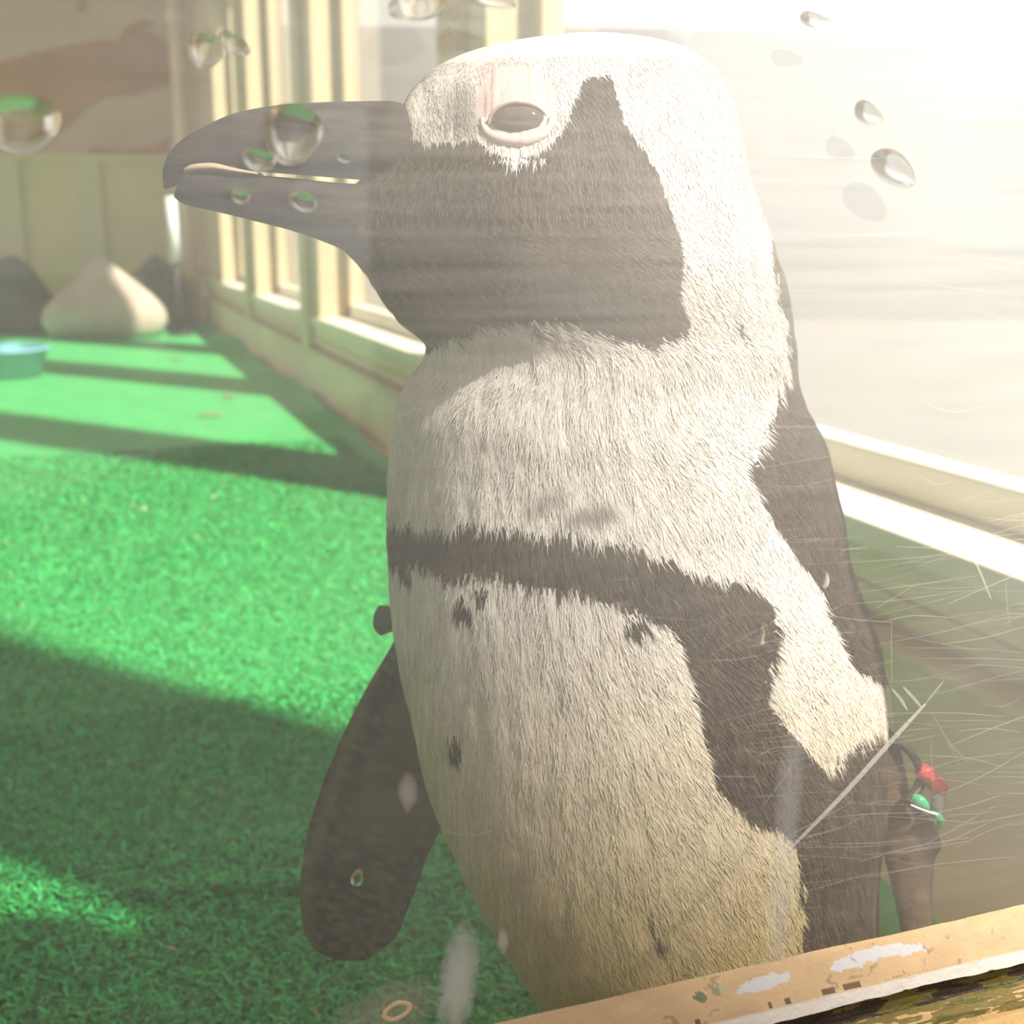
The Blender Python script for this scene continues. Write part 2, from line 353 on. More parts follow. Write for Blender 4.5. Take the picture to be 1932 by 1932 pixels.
# blue tub cut by the left edge of the picture
tb = empty('water_tub', tuple(on_z(2, 712))); tb.location.z = FZ+0.008; tag(tb, 'light blue round plastic tub on the turf at the left edge', 'tub')
bm = bmesh.new()
prof = [(0.0, 0.012), (0.115, 0.012), (0.135, 0.085), (0.150, 0.085), (0.150, 0.078), (0.142, 0.076), (0.120, 0.0), (0.0, 0.0)]
ns = 48; rings = []
for r_, z_ in prof: rings.append([bm.verts.new((r_*math.cos(2*math.pi*k/ns), r_*math.sin(2*math.pi*k/ns), z_)) for k in range(ns)])
for a in range(len(prof)-1):
    for k in range(ns): bm.faces.new((rings[a][k], rings[a][(k+1) % ns], rings[a+1][(k+1) % ns], rings[a+1][k]))
bmesh.ops.remove_doubles(bm, verts=bm.verts, dist=1e-5); bmesh.ops.recalc_face_normals(bm, faces=bm.faces)
link('bowl', bm_mesh('bowl', bm), M_blue, tb, True)
bm = bmesh.new(); cyl(bm, (0, 0, 0.03), (0, 0, 0.055), 0.124, 40); link('water', bm_mesh('water', bm), mat_simple('tub_water', (0.06, 0.16, 0.18), 0.05, spec=0.5), tb)

# ---- artificial turf carpet: base sheet with waves, plus fibres
def turf_h(x, y):
    h = 0.004*np.exp(-((x*0.25+y-0.80)/0.010)**2)*np.clip((0.30-x)*8, 0, 1)*np.clip((x+0.25)*10, 0, 1)
    return h + 0.0015*vnoise(x*9, y*9, 3)
def turf_edge(y): return XW-0.034 + 0.012*np.sin(y*4.2+0.6) + 0.010*np.sin(y*9.1+2) - 0.085*np.clip((1.05-y)/0.35, 0, 1)**1.5
nx, ny = 150, 420
yy = 0.312 + (YF-0.05-0.312)*np.linspace(0, 1, ny)**1.6
uu = np.linspace(0, 1, nx)
YY = np.repeat(yy[:, None], nx, 1); XX = (XL+0.02) + (turf_edge(YY)-(XL+0.02))*uu[None]
ZZ = FZ + 0.003 + turf_h(XX, YY) + 0.022*np.clip((uu[None]-0.978)/0.022, 0, 1)**2*(0.5+vnoise(YY*5, YY*0, 9))
V = np.stack([XX, YY, ZZ], -1).reshape(-1, 3)
g = 0.88+0.28*fbm(V[:, 0]*60, V[:, 1]*8, 5)
colv = np.stack([0.060*g, 0.40*g, 0.12*g], 1)
sp = fbm(V[:, 0]*16, V[:, 1]*16, 33, 3)
turf = link('turf_carpet', np_mesh('turf_carpet', V, grid_faces(ny, nx), colv), M_turf, None, True)
tag(turf, 'bright green artificial turf covering the enclosure floor', 'turf')
def blades(n, y0, y1, x0, x1, ln, wd, seed):
    r = np.random.default_rng(seed)
    t = r.random(n); y = y0+(y1-y0)*t**1.25; x = x0+(x1-x0)*r.random(n)
    vis = (x < turf_edge(y)-0.004); x = x[vis]; y = y[vis]; n = len(x)
    ang = r.random(n)*2*np.pi; L_ = ln*(0.6+0.8*r.random(n))*(1+0.6*(y-y0)/(y1-y0)); W_ = wd*(0.7+0.6*r.random(n))*(1+1.2*(y-y0)/(y1-y0))
    d = np.stack([np.cos(ang), np.sin(ang), 0*ang], 1); s = np.stack([-np.sin(ang), np.cos(ang), 0*ang], 1)
    up = np.array([0, 0, 1.0]); curl = (r.random(n)-0.5)*1.6
    base = np.stack([x, y, FZ+0.003+turf_h(x, y)], 1)
    p1 = base + d*(L_*0.28)[:, None] + up*(L_*0.55)[:, None]
    d2 = d + s*curl[:, None]
    p2 = p1 + d2*(L_*0.45)[:, None] + up*(L_*(0.30*r.random(n)-0.08))[:, None]
    hw = (W_/2)[:, None]
    V = np.stack([base-s*hw, base+s*hw, p1-s*hw, p1+s*hw, p2-s*hw*0.6, p2+s*hw*0.6], 1).reshape(-1, 3)
    i = np.arange(n)[:, None]*6
    F = np.concatenate([i+np.array([[0, 1, 3, 2]]), i+np.array([[2, 3, 5, 4]])], 0)
    g = 0.35+1.0*r.random(n); straw = (r.random(n) < 0.006)
    patch = vnoise(x*22, y*22, 8)
    c = np.stack([0.045*g*(0.8+0.5*patch), 0.46*g, 0.115*g], 1); c[straw] = (0.5, 0.42, 0.22)
    return V, F, np.repeat(c, 6, 0)
parts = [blades(60000, 0.42, 0.86, -0.30, 0.56, 0.0068, 0.0011, 3), blades(125000, 0.42, 1.15, -0.42, 0.60, 0.0048, 0.0008, 1), blades(110000, 1.15, 2.6, -0.50, 0.60, 0.0046, 0.0013, 2)]
off = 0; Vs = []; Fs = []; Cs = []
for v_, f_, c_ in parts: Vs.append(v_); Fs.append(f_+off); Cs.append(c_); off += len(v_)
tf = link('turf_fibres', np_mesh('turf_fibres', np.concatenate(Vs), np.concatenate(Fs), np.concatenate(Cs)), M_turf, turf)
tag(tf, kind='stuff')
# few bits of straw and droppings on the turf
for i, (px, py, s, lab) in enumerate([(403, 945, 0.006, 'pale feather scrap on the turf, the right one of the nearer pair'), (272, 968, 0.006, 'pale feather scrap on the turf, the left one of the nearer pair'),
                       (432, 752, 0.020, 'brownish dropping on the bright turf nearest the side wall'), (333, 680, 0.022, 'brownish dropping on the bright turf, the farthest from the glass'), (398, 788, 0.014, 'thin brown dropping streak on the turf')]):
    p = on_z(px, py); n_ = 14
    bm = bmesh.new(); bmesh.ops.create_icosphere(bm, subdivisions=2, radius=1.0)
    for v in bm.verts: v.co = Vector((v.co.x*s*(1+0.4*math.sin(5*v.co.y+i)), v.co.y*s*(2.2 if i == 4 else 0.9), (v.co.z+0.3)*s*0.18))
    o = link('feather_scrap' if i < 2 else 'dropping', bm_mesh('scrap', bm), mat_simple('scrap_%d' % i, (0.62, 0.6, 0.45) if i < 2 else (0.25, 0.30, 0.14), 0.8), None, True)
    o.location = (p[0], p[1], FZ+0.0075); o.rotation_euler.z = random.random()*3
    tag(o, lab, 'feather' if i < 2 else 'dropping')

# ---- near wall with the window we look through
ZR = 0.1905                       # height of the top of its bottom bead
wn = empty('wall_near', (0, 0, 0)); struct(wn)
PX0, PX1 = -1.0, 0.372
box('low_wall', (XL-0.1, YP-0.03, FZ-0.06), (XW+WT, YP+0.02, ZR-0.062), M_creamdk, wn)
box('corner_post', (PX1, YP-0.03, ZR-0.062), (XW+WT, YP+0.028, ZC), M_cream, wn, 0.003)
box('left_wall_board', (XL-0.1, YP-0.03, ZR-0.062), (PX0, YP+0.02, ZC), M_creamdk, wn)
box('header', (PX0, YP-0.02, 1.30), (PX1, YP+0.02, ZC), M_cream, wn)
w1 = empty('window_1', (0, 0, 0)); struct(w1)
pane = box('pane', (PX0, YP, ZR-0.02), (PX1, YP+0.006, 1.31), M_pane, w1)
tag(pane, 'hazy scratched clear pane')
# inner bead (enclosure side) and the chipped bead, putty and sill on our side
box('inner_bead', (PX0, YP+0.006, ZR-0.06), (PX1, YP+0.020, ZR-0.030), M_cream, w1, 0.003)
nxr = 1500
nxr = 1800; xr = np.concatenate([np.linspace(PX0, -0.10, 200, endpoint=False), np.linspace(-0.10, PX1, nxr-200)])
xv = xr                                            # fine noise along the rail
def railnoise(f, s, o=4): return fbm(xv*f, xv*0+s*7.3, int(s*10), o)-0.47
def strip(name, prof, colfn, mat=None, sub=26):
    # prof: list of (dY, dZ, array-or-scalar jitter in Z, jitter in Y) from top to bottom
    rows = []
    for a in range(len(prof)-1):
        n = sub if a < len(prof)-2 else sub+1
        for k in range(n):
            t = k/sub
            dy = (1-t)*(prof[a][0]+prof[a][3]) + t*(prof[a+1][0]+prof[a+1][3])
            dz = (1-t)*(prof[a][1]+prof[a][2]) + t*(prof[a+1][1]+prof[a+1][2])
            rows.append(np.stack([xv, YP+dy+0*xv, ZR+dz+0*xv], 1))
    V = np.stack(rows); nr = len(rows)
    Vf = V.reshape(-1, 3)
    S = np.repeat(np.linspace(0, len(prof)-1, nr)[:, None], nxr, 1).ravel()
    c = colfn(Vf, S)
    o = link(name, np_mesh(name, Vf, grid_faces(nr, nxr), c), mat or M_rail, w1, True)
    return o
Z0 = np.zeros(nxr)
edge = railnoise(60, 1, 5)*0.0012
low = railnoise(45, 2, 5)*0.0040 + (railnoise(160, 3, 3) > 0.10)*0.0007
cr = np.array([0.56, 0.38, 0.21]); 
def bead_col(V, S):
    x = V[:, 0]; wx = 1.3*vnoise(x*300, S*7, 2); n = fbm(x*90, S*3, 4); n2 = fbm(x*210+S*2.3+wx, S*4.1+x*60+wx, 12)
    c = cr*(0.88+0.3*(n-0.45))[:, None]*np.ones((len(x), 3))
    px, py, _ = proj(V)
    # flat grey undercoat patches and specks of the photograph
    def ell(cx, cy, a, b, ang):
        ca, sa = math.cos(ang), math.sin(ang); dx = px-cx; dy = py-cy
        w_ = fbm(px/14, py/14, 21)*0.7
        return ((dx*ca+dy*sa)/a)**2+((-dx*sa+dy*ca)/b)**2 < (1.15-w_)**2*1.6
    grey = ell(1445, 1854, 48, 12, -0.30) | ell(1612, 1812, 52, 13, -0.33) | ell(1690, 1792, 48, 12, -0.10)
    c[grey] = (0.50, 0.49, 0.50)
    c[ell(1320, 1880, 12, 10, 0.4)] = (0.16, 0.17, 0.09)
    c[ell(1355, 1868, 14, 6, -0.2)] = (0.42, 0.36, 0.24)
    c[ell(1330, 1835, 34, 8, -0.25)] = (0.42, 0.38, 0.28)
    c[ell(1787, 1768, 5, 4, 0)] = (0.30, 0.24, 0.16); c[ell(1812, 1732, 12, 2, -0.1)] = (0.25, 0.2, 0.13)
    c[n2 > 0.705] *= 0.66
    wash = np.clip((S-1.0)/0.2, 0, 1)          # weathered pale edge
    pale = np.array([0.66, 0.60, 0.54])*(0.9+0.3*(n2-0.4))[:, None]
    c = c*(1-wash[:, None]) + pale*wash[:, None]
    notch = (S > 0.86) & (S < 1.02) & (fbm(x*110, x*0+4, 31) > 0.56)
    c[notch] = (0.14, 0.085, 0.04)
    return c
strip('glazing_bead', [(0, 0, edge, 0), (-0.0100, -0.0092, railnoise(30, 4)*0.001, 0), (-0.0128, -0.0125, low*0.5, railnoise(50, 5)*0.002), (-0.0110, -0.0138, low, 0), (-0.0080, -0.0142, low, 0)], bead_col)
def grime_col(V, S):
    x = V[:, 0]; n = fbm(x*140, S*5, 6); m = fbm(x*50, S*2, 14)
    c = np.array([0.030, 0.020, 0.014])*(0.5+1.4*n)[:, None]
    c[(m > 0.57)] = np.array([0.12, 0.10, 0.02]); c[n > 0.66] = (0.11, 0.10, 0.095)
    return c
strip('grime_joint', [(-0.0080, -0.0136, low, 0), (-0.0085, -0.0215, low*0.6, railnoise(120, 7)*0.0015), (-0.0100, -0.0235, railnoise(40, 8)*0.002, railnoise(90, 9)*0.001)], grime_col)
def sill_col(V, S):
    x = V[:, 0]; wx = 1.5*vnoise(x*120, S*5, 6); n = fbm(x*80, S*4, 9); m = fbm(x*46+wx, S*1.6+wx+x*20, 24)
    c = np.array([0.66, 0.44, 0.20])*(0.85+0.35*(n-0.45))[:, None]
    t = np.clip(1-S/2.0, 0, 1)
    c[(m > 0.52-0.10*t) & (S < 2.2)] = (0.20, 0.15, 0.05)
    c[(m > 0.60) & (S < 2.2)] = (0.10, 0.11, 0.03)
    return c
strip('sill_moulding', [(-0.0096, -0.0222, railnoise(40, 8)*0.002, 0), (-0.0150, -0.0240, 0*Z0, 0), (-0.0162, -0.0285, railnoise(60, 10)*0.0008, 0),
      (-0.0215, -0.0300, 0*Z0, 0), (-0.0230, -0.0325, 0*Z0, 0), (-0.0222, -0.0335, 0*Z0, 0)], sill_col)
strip('sill_board', [(-0.0218, -0.0335, 0*Z0, 0), (-0.060, -0.0400, 0*Z0, 0), (-0.062, -0.062, 0*Z0, 0)], lambda V, S: np.array([0.70, 0.47, 0.22])*(0.86+0.3*(fbm(V[:, 0]*40, S*14, 19)-0.4))[:, None])

# outside: paving, rendered wall beside the enclosure, unseen dark building added behind us on the left to darken reflections
struct(box('ground', (-14, -14, -0.16), (14, 14, -0.098), M_out))
ow = struct(box('wall_outside', (0, 0, -0.098), (12.0, 0.2, 1.44), M_outwall))
ow.location = (0.74, 6.9, 0); ow.rotation_euler.z = math.radians(-17)
ob = empty('added_wall_behind', (0, 0, 0)); struct(ob)
for k in range(18):
    box('added_dark_board', (-3.4, -1.62-0.004*(k % 2), -0.098+k*0.14), (-0.25, -1.60, -0.098+k*0.14+0.135), M_outdark, ob, 0.003)
box('added_wall_core', (-3.4, -1.9, -0.098), (-0.25, -1.624, 2.46), M_outdark, ob)
# unseen gabled block, added and shaped to shade the pane and chest
gk = empty('added_shade_gable', (0, 0, 0)); struct(gk)
def uq(u_, q_, z_): return (0.8*u_+0.6*q_, 0.6*u_-0.8*q_, z_)
ga = [(-1.2, -0.098), (0.895, -0.098), (0.895, 2.30), (-0.215, 5.60), (-1.2, 2.30)]
bm = bmesh.new(); f0 = [bm.verts.new(uq(a, 3.05, z)) for a, z in ga]; f1 = [bm.verts.new(uq(a, 4.6, z)) for a, z in ga]
bm.faces.new(f0); bm.faces.new(f1[::-1])
for k in range(5): bm.faces.new((f0[k], f1[k], f1[(k+1) % 5], f0[(k+1) % 5]))
bmesh.ops.recalc_face_normals(bm, faces=bm.faces)
link('shade_block', bm_mesh('shade_block', bm), M_shade_gable, gk)
for a0, z0_, a1, z1_ in ((0.935, 2.18, -0.215, 5.60), (-1.24, 2.18, -0.215, 5.60)):
    bm = bmesh.new(); vs = []
    for q_ in (2.95, 4.7):
        for (a, z) in ((a0, z0_), (a1, z1_), (a1, z1_+0.07), (a0, z0_+0.07)): vs.append(bm.verts.new(uq(a, q_, z+0.002)))
    bm.faces.new(vs[:4]); bm.faces.new(vs[4:][::-1])
    for k in range(4): bm.faces.new((vs[k], vs[4+k], vs[4+(k+1) % 4], vs[(k+1) % 4]))
    bmesh.ops.recalc_face_normals(bm, faces=bm.faces); link('shade_slab', bm_mesh('shade_slab', bm), M_outdark, gk)


# ------------------------------------------------------------------ the penguin
peng = empty('penguin', (0.12, 0.50, 0.0))
tag(peng, 'black and white banded penguin standing behind the dirty glass, head turned left', 'penguin')
bpy.context.view_layer.update()
def under(o):                                     # keep world coordinates when parented to the penguin's Empty
    if o.parent == peng: o.matrix_parent_inverse = Matrix.Translation(-peng.location)
    return o
Nh = np.array([Fv[0], Fv[1], 0]); Nh /= np.linalg.norm(Nh)
rows_y = [62, 68, 78, 95, 120, 150, 190, 230, 280, 330, 380, 435, 470, 500, 545, 590, 620, 650, 680, 700, 760, 800, 850, 900, 960, 1050, 1100, 1150, 1200, 1300, 1400, 1450, 1540, 1640, 1700, 1750, 1800, 1860, 1900, 1930, 1944]
Lx = [1110, 1050, 975, 900, 838, 800, 769, 750, 735, 690, 640, 604, 645, 677, 708, 740, 772, 803, 797, 782, 753, 745, 737, 733, 734, 735, 736, 740, 748, 768, 792, 805, 838, 884, 918, 946, 976, 1015, 1060, 1130, 1240]
Rx = [1130, 1190, 1250, 1300, 1335, 1357, 1378, 1390, 1398, 1409, 1427, 1447, 1459, 1468, 1478, 1486, 1490, 1494, 1496, 1498, 1512, 1532, 1555, 1568, 1577, 1595, 1612, 1632, 1648, 1662, 1668, 1668, 1652, 1641, 1640, 1638, 1632, 1600, 1550, 1450, 1330]
by = [62, 68, 78, 95, 120, 150, 200, 300, 400, 500, 600, 700, 800, 900, 1100, 1400, 1650, 1800, 1900, 1930, 1944]
bt = [.001, .009, .015, .021, .027, .031, .036, .042, .045, .048, .050, .056, .066, .073, .080, .084, .080, .068, .045, .028, .002]
dy_ = [62, 300, 500, 650, 900, 1200, 1944]
dd_ = [.440, .438, .446, .462, .488, .500, .520]
KD = 0.030
def depth0(px, py): return pchip(dy_, dd_, np.asarray(py, float)) + KD*(np.asarray(px, float)-1000)/1000
NR, NC = 760, 500
u = np.linspace(0, 1, NR); ty = 62 + (1944-62)*(u + 0.0)
# denser rows at the crown
ty = np.sort(np.concatenate([ty[20:-14], 62+ (ty[20]-62)*np.linspace(0, 1, 20, endpoint=False)**2, 1944-(1944-ty[-15])*np.linspace(0, 1, 14, endpoint=False)**2]))
NR = len(ty)
l_ = pchip(rows_y, Lx, ty); r_ = pchip(rows_y, Rx, ty); b_ = pchip(by, bt, ty)
k5 = np.ones(9)/9
def sm(a):
    p = np.pad(a, 4, mode='edge'); return np.convolve(p, k5, 'valid')
l_[30:-30] = sm(l_)[30:-30]; r_[30:-30] = sm(r_)[30:-30]
th = 2*np.pi*np.arange(NC)/NC
c = np.cos(th); s = np.sin(th)
mid = (l_+r_)/2; half = (r_-l_)/2
PXg = mid[:, None] + half[:, None]*c[None]; PYg = np.repeat(ty[:, None], NC, 1)
# the skull thins towards the bill
wh = np.clip((640-ty)/120, 0, 1)*np.clip((ty-90)/60, 0, 1)
sx = np.clip((PXg-600)/(1000-600), 0, 1); sx = sx*sx*(3-2*sx)
taper = 1 - wh[:, None]*(1-(0.34+0.66*sx))
thick = b_[:, None]*np.sign(s)[None]*np.abs(s)[None]**0.92*taper
def surf(PX, PY, thk):
    P = pt(PX, PY, depth0(PX, PY)); return P - Nh*thk[..., None]*-1.0
BV = surf(PXg, PYg, thick)       # s>0: far side, s<0: near side
BVf = BV.reshape(-1, 3)
# gentle feather relief
qx, qy, _ = proj(BVf)
rel = (fbm(qx/26, qy/90, 41)-0.47)*0.0022 + (vnoise(qx/7, qy/40, 43)-0.5)*0.0005
rel *= np.clip((qy-90)/80, 0, 1)*np.clip((1900-qy)/80, 0, 1)
ctr = BV.mean(1, keepdims=True); outv = BV-ctr; outv /= np.maximum(np.linalg.norm(outv, axis=2, keepdims=True), 1e-6)
BVf = BVf + outv.reshape(-1, 3)*rel[:, None]

HEADP = [(250, 150), (757, 165), (752, 232), (800, 268), (860, 262), (900, 258), (925, 280), (965, 294), (1005, 288), (1045, 262), (1068, 215), (1100, 142), (1150, 136), (1172, 220), (1228, 300), (1260, 390), (1284, 470), (1270, 530), (1290, 600), (1245, 628), (1200, 634), (1140, 610), (1060, 588), (980, 588), (900, 602), (850, 618), (800, 645), (760, 690), (250, 700)]
BANDP = [(640, 950), (760, 966), (850, 972), (950, 972), (1050, 985), (1150, 1002), (1230, 1028), (1290, 1058), (1330, 1078), (1400, 1082), (1450, 1130), (1458, 1210), (1438, 1285), (1448, 1335), (1500, 1385), (1556, 1450), (1575, 1400), (1620, 1375), (1665, 1362), (1900, 1360), (1900, 2100), (1488, 2100), (1495, 1800), (1500, 1640), (1478, 1560), (1400, 1530), (1335, 1465), (1318, 1385), (1300, 1290), (1262, 1172), (1200, 1135), (1130, 1108), (1050, 1092), (960, 1074), (905, 1055), (850, 1078), (790, 1042), (640, 1048)]
BACKP = [(1403, 300), (1428, 400), (1452, 500), (1463, 600), (1471, 680), (1447, 752), (1426, 815), (1398, 872), (1425, 935), (1475, 1015), (1525, 1078), (1560, 1165), (1600, 1245), (1640, 1268), (1900, 1275), (1900, 600), (1700, 250)]
GAPL = []
def paint(qx, qy, jitter=True):
    n = len(qx)
    if jitter:
        k1 = vnoise(qx/3.2, qy/34, 51); k2 = fbm(qx/24, qy/40, 55)
        ln = np.where(qy < 300, 8, 30)
        ln = np.where((qx > 1250) & (qy > 300), 26, ln)
        slope = np.clip((qx-900)/700, -0.15, 0.75)
        kk = ln*(k1*1.0 + 0.5*k2)
        x = qx - kk*slope - 6*(k2-0.45); y = qy - kk
        # back edges: feathers point down-left over the white
    else: x, y = qx, qy
    white = np.array([0.86, 0.80, 0.75]); col = np.tile(white, (n, 1))
    tone = 0.90+0.22*(vnoise(qx/4, qy/50, 61)-0.5)+0.10*(fbm(qx/40, qy/120, 63)-0.47)
    col *= tone[:, None]
    # greenish-yellow soiling low on the belly, deepened with painted shade
    soil_shade = np.clip((qy-1150)/650, 0, 1)*0.92
    col *= (1-soil_shade[:, None]*np.array([0.30, 0.42, 0.72]))
    black = inpoly(x, y, HEADP) | inpoly(x, y, BANDP) | inpoly(x, y, BACKP)  # crown kept white: sun glare painted in place of its black
    for cx, cy, a, b in [(872, 1128, 16, 24), (856, 1392, 11, 26), (1013, 606, 15, 9), (1380, 600, 7, 14), (1222, 1745, 7, 34), (905, 1095, 14, 18), (1190, 1160, 26, 20), (770, 1062, 12, 20)]:
        black |= ((x-cx+ (y-cy)*-0.25)/a)**2+((y-cy)/b)**2 < 1
    bt_ = 0.55+0.9*vnoise(qx/5, qy/22, 71)*fbm(qx/60, qy/60, 73)*1.6
    bc = np.array([0.050, 0.036, 0.028])*bt_[:, None]
    col[black] = bc[black]
    # bare skin in front of and round the eye
    skin = inpoly(qx+0*x, qy-4, [(898, 120), (960, 95), (1050, 150), (1062, 215), (1030, 262), (985, 282), (935, 268), (903, 232)]) & ~black
    col[skin] = np.array([0.80, 0.60, 0.58])*tone[skin][:, None]
    gp = np.exp(-(((x-872)/34)**2+((y-200)/62)**2)**1.5)*0.75
    gp = np.where(black, 0, gp)
    col = col*(1-gp[:, None]) + np.array([0.20, 0.165, 0.15])*gp[:, None]
    return col
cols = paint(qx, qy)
F = grid_faces(NR, NC, wrap=True)[:, ::-1]
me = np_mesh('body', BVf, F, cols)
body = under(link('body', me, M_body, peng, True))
# feathers: thin tapered slivers lying down the body
VN = np.cross(np.roll(BV, -1, 1)-np.roll(BV, 1, 1), np.gradient(BV, axis=0)); VN /= np.maximum(np.linalg.norm(VN, axis=2, keepdims=True), 1e-9)
if (VN[NR//2, NC*3//4]@Nh) > 0: VN = -VN
dn = np.gradient(BV, axis=0); dn /= np.maximum(np.linalg.norm(dn, axis=2, keepdims=True), 1e-9)
NF = 130000
ii = rng.integers(25, NR-30, NF); jj = np.where(rng.random(NF) < 0.86, rng.integers(NC//2-12, NC+12, NF) % NC, rng.integers(0, NC, NF))
root = BVf.reshape(NR, NC, 3)[ii, jj]; nn = VN[ii, jj]; dnn = dn[ii, jj]
rx, ry, _ = proj(root)
side = np.cross(dnn, nn); side /= np.maximum(np.linalg.norm(side, axis=1, keepdims=True), 1e-9)
hd = np.clip((640-ry)/100, 0, 1)
ln = (0.0052*(1-hd)+0.0026*hd)*(0.6+0.8*rng.random(NF))
# direction: down the body, trailing backwards on the head and flank
back = np.where(ry < 640, 1.1*np.clip((1000-rx)/500, 0.25, 1.4)+0.15, np.clip((rx-1050)/500, -0.05, 0.5))*1.0 + 0.22*rng.standard_normal(NF)
sgn = np.sign((side@Rv)); sgn[sgn == 0] = 1
fdir = dnn + side*(sgn*back)[:, None]; fdir /= np.linalg.norm(fdir, axis=1, keepdims=True)
tip = root + fdir*ln[:, None] + nn*(0.0002+0.0005*rng.random(NF))[:, None]
wd = (0.00016+0.00016*rng.random(NF))[:, None]
FV = np.stack([root-side*wd+nn*0.0001, root+side*wd+nn*0.0001, tip], 1).reshape(-1, 3)
rc = cols.reshape(NR, NC, 3)[ii, jj]
lite = (1.0+0.32*rng.random(NF))[:, None]
dark = (rc.mean(1) < 0.15)
fc = rc*lite; fc[dark] = fc[dark]*1.5 + np.array([0.03, 0.022, 0.016])*(rng.random(NF)[dark] < 0.25)[:, None]*2.0
fc = np.clip(fc, 0, 0.95)
keep = ~((ry < 275) & (((rx-975)/78)**2+((ry-195)/80)**2 < 1)); FV = FV.reshape(-1, 3, 3)[keep].reshape(-1, 3); fc = fc[keep]; NF = int(keep.sum())
fe = under(link('feathers', np_mesh('feathers', FV, np.arange(NF*3).reshape(-1, 3), np.repeat(fc, 3, 0)), M_fth, peng))
tag(fe, kind='stuff')

# bill
def loft(name, secs, mat, parent, nseg=40, sub=8, p=0.85):
    S = np.array(secs, float); t = np.arange(len(S)); tt = np.linspace(0, len(S)-1, (len(S)-1)*sub+1)
    I = [pchip(t, S[:, k], tt) for k in range(S.shape[1])]
    a = 2*np.pi*np.arange(nseg)/nseg; ca, sa = np.cos(a), np.sin(a)
    ca_ = np.sign(ca)*np.abs(ca)**p; sa_ = np.sign(sa)*np.abs(sa)**p
    tx, ty2, bx, by2, hw = I[:5]; dz = I[5] if len(I) > 5 else 0*tx
    PX = ((tx+bx)/2)[:, None]+((bx-tx)/2)[:, None]*ca_; PY = ((ty2+by2)/2)[:, None]+((by2-ty2)/2)[:, None]*ca_
    P = pt(PX, PY, depth0(PX, np.minimum(PY, 500))+dz[:, None]) + Nh*(hw[:, None]*sa_)[..., None]
    V = P.reshape(-1, 3); F = grid_faces(len(tt), nseg, True)
    c0 = len(V); V = np.concatenate([V, P[0].mean(0)[None], P[-1].mean(0)[None]])
    caps = np.array([[c0, (k+1) % nseg, k, k] for k in range(nseg)]); 
    me = bpy.data.meshes.new(name)
    faces = F.tolist() + [[c0, (k+1) % nseg, k] for k in range(nseg)] + [[c0+1, c0-nseg+k, c0-nseg+(k+1) % nseg] for k in range(nseg)]
    me.from_pydata(V.tolist(), [], faces); me.update()
    return under(link(name, me, mat, parent, True))
loft('upper_bill', [(308, 353, 312, 357, .0004), (307, 328, 332, 350, .0018), (317, 294, 350, 326, .0034), (345, 263, 378, 314, .0050), (392, 236, 422, 311, .0066), (455, 211, 472, 322, .0082), (545, 197, 552, 329, .0098), (650, 192, 652, 337, .0118), (735, 191, 742, 345, .0145), (800, 215, 805, 352, .014)], M_horn, peng)
loft('lower_bill', [(329, 366, 331, 374, .0010), (345, 329, 349, 386, .0034), (398, 322, 402, 398, .0056), (480, 330, 480, 417, .0074), (552, 336, 556, 437, .0088), (640, 345, 645, 470, .0110), (740, 350, 740, 520, .014)], M_horn, peng)
loft('bill_cutting_edge', [(336, 318, 337, 328, .0010), (360, 308, 362, 328, .0034), (400, 306, 402, 326, .0058), (450, 317, 452, 330, .0068), (490, 325, 492, 333, .0060)], M_mouth, peng, 24)
# nostril groove
loft('nostril', [(520, 262, 522, 266, .0098), (545, 256, 548, 268, .0103), (570, 262, 572, 268, .0110)], M_rubber, peng, 16)

# eye and lids on the near side
def near_surface(px, py):
    d2 = (qx-px)**2+(qy-py)**2; d2 = np.where((np.tile(s, NR) < -0.05), d2, 1e9); return BVf[np.argmin(d2)]
ec = near_surface(976, 232)
bm = bmesh.new(); bmesh.ops.create_uvsphere(bm, u_segments=40, v_segments=24, radius=1.0)
for v in bm.verts:
    k = v.co.copy(); v.co = Vector(tuple(ec + Rv*k.x*0.0092 + np.array([0, 0, 1.])*k.z*0.0062 + Nh*(k.y*0.0046+0.0022)))
eye = under(link('eye', bm_mesh('eye', bm), M_eye, peng, True))
def lid(name, rx_, rz_, rad, a0, a1, mat, offy=0.0, par=peng):
    n = 60; m = 12; V = []; 
    A = np.linspace(math.radians(a0), math.radians(a1), n)
    for a in A:
        fade = math.sin(math.pi*min(max((a-A[0])/(A[-1]-A[0]), 0.02), 0.98))**0.4
        cc = ec + Rv*math.cos(a)*rx_ + np.array([0, 0, 1.])*math.sin(a)*rz_ + Nh*(-0.0008+offy+0.0016*abs(math.cos(a)))
        rad_dir = Rv*math.cos(a)+np.array([0, 0, 1.])*math.sin(a)
        for k in range(m):
            b = 2*math.pi*k/m; V.append(cc + rad_dir*math.cos(b)*rad*fade + Nh*math.sin(b)*rad*0.8*fade)
    return under(link(name, np_mesh(name, np.array(V), grid_faces(n, m, True)), mat, par, True))
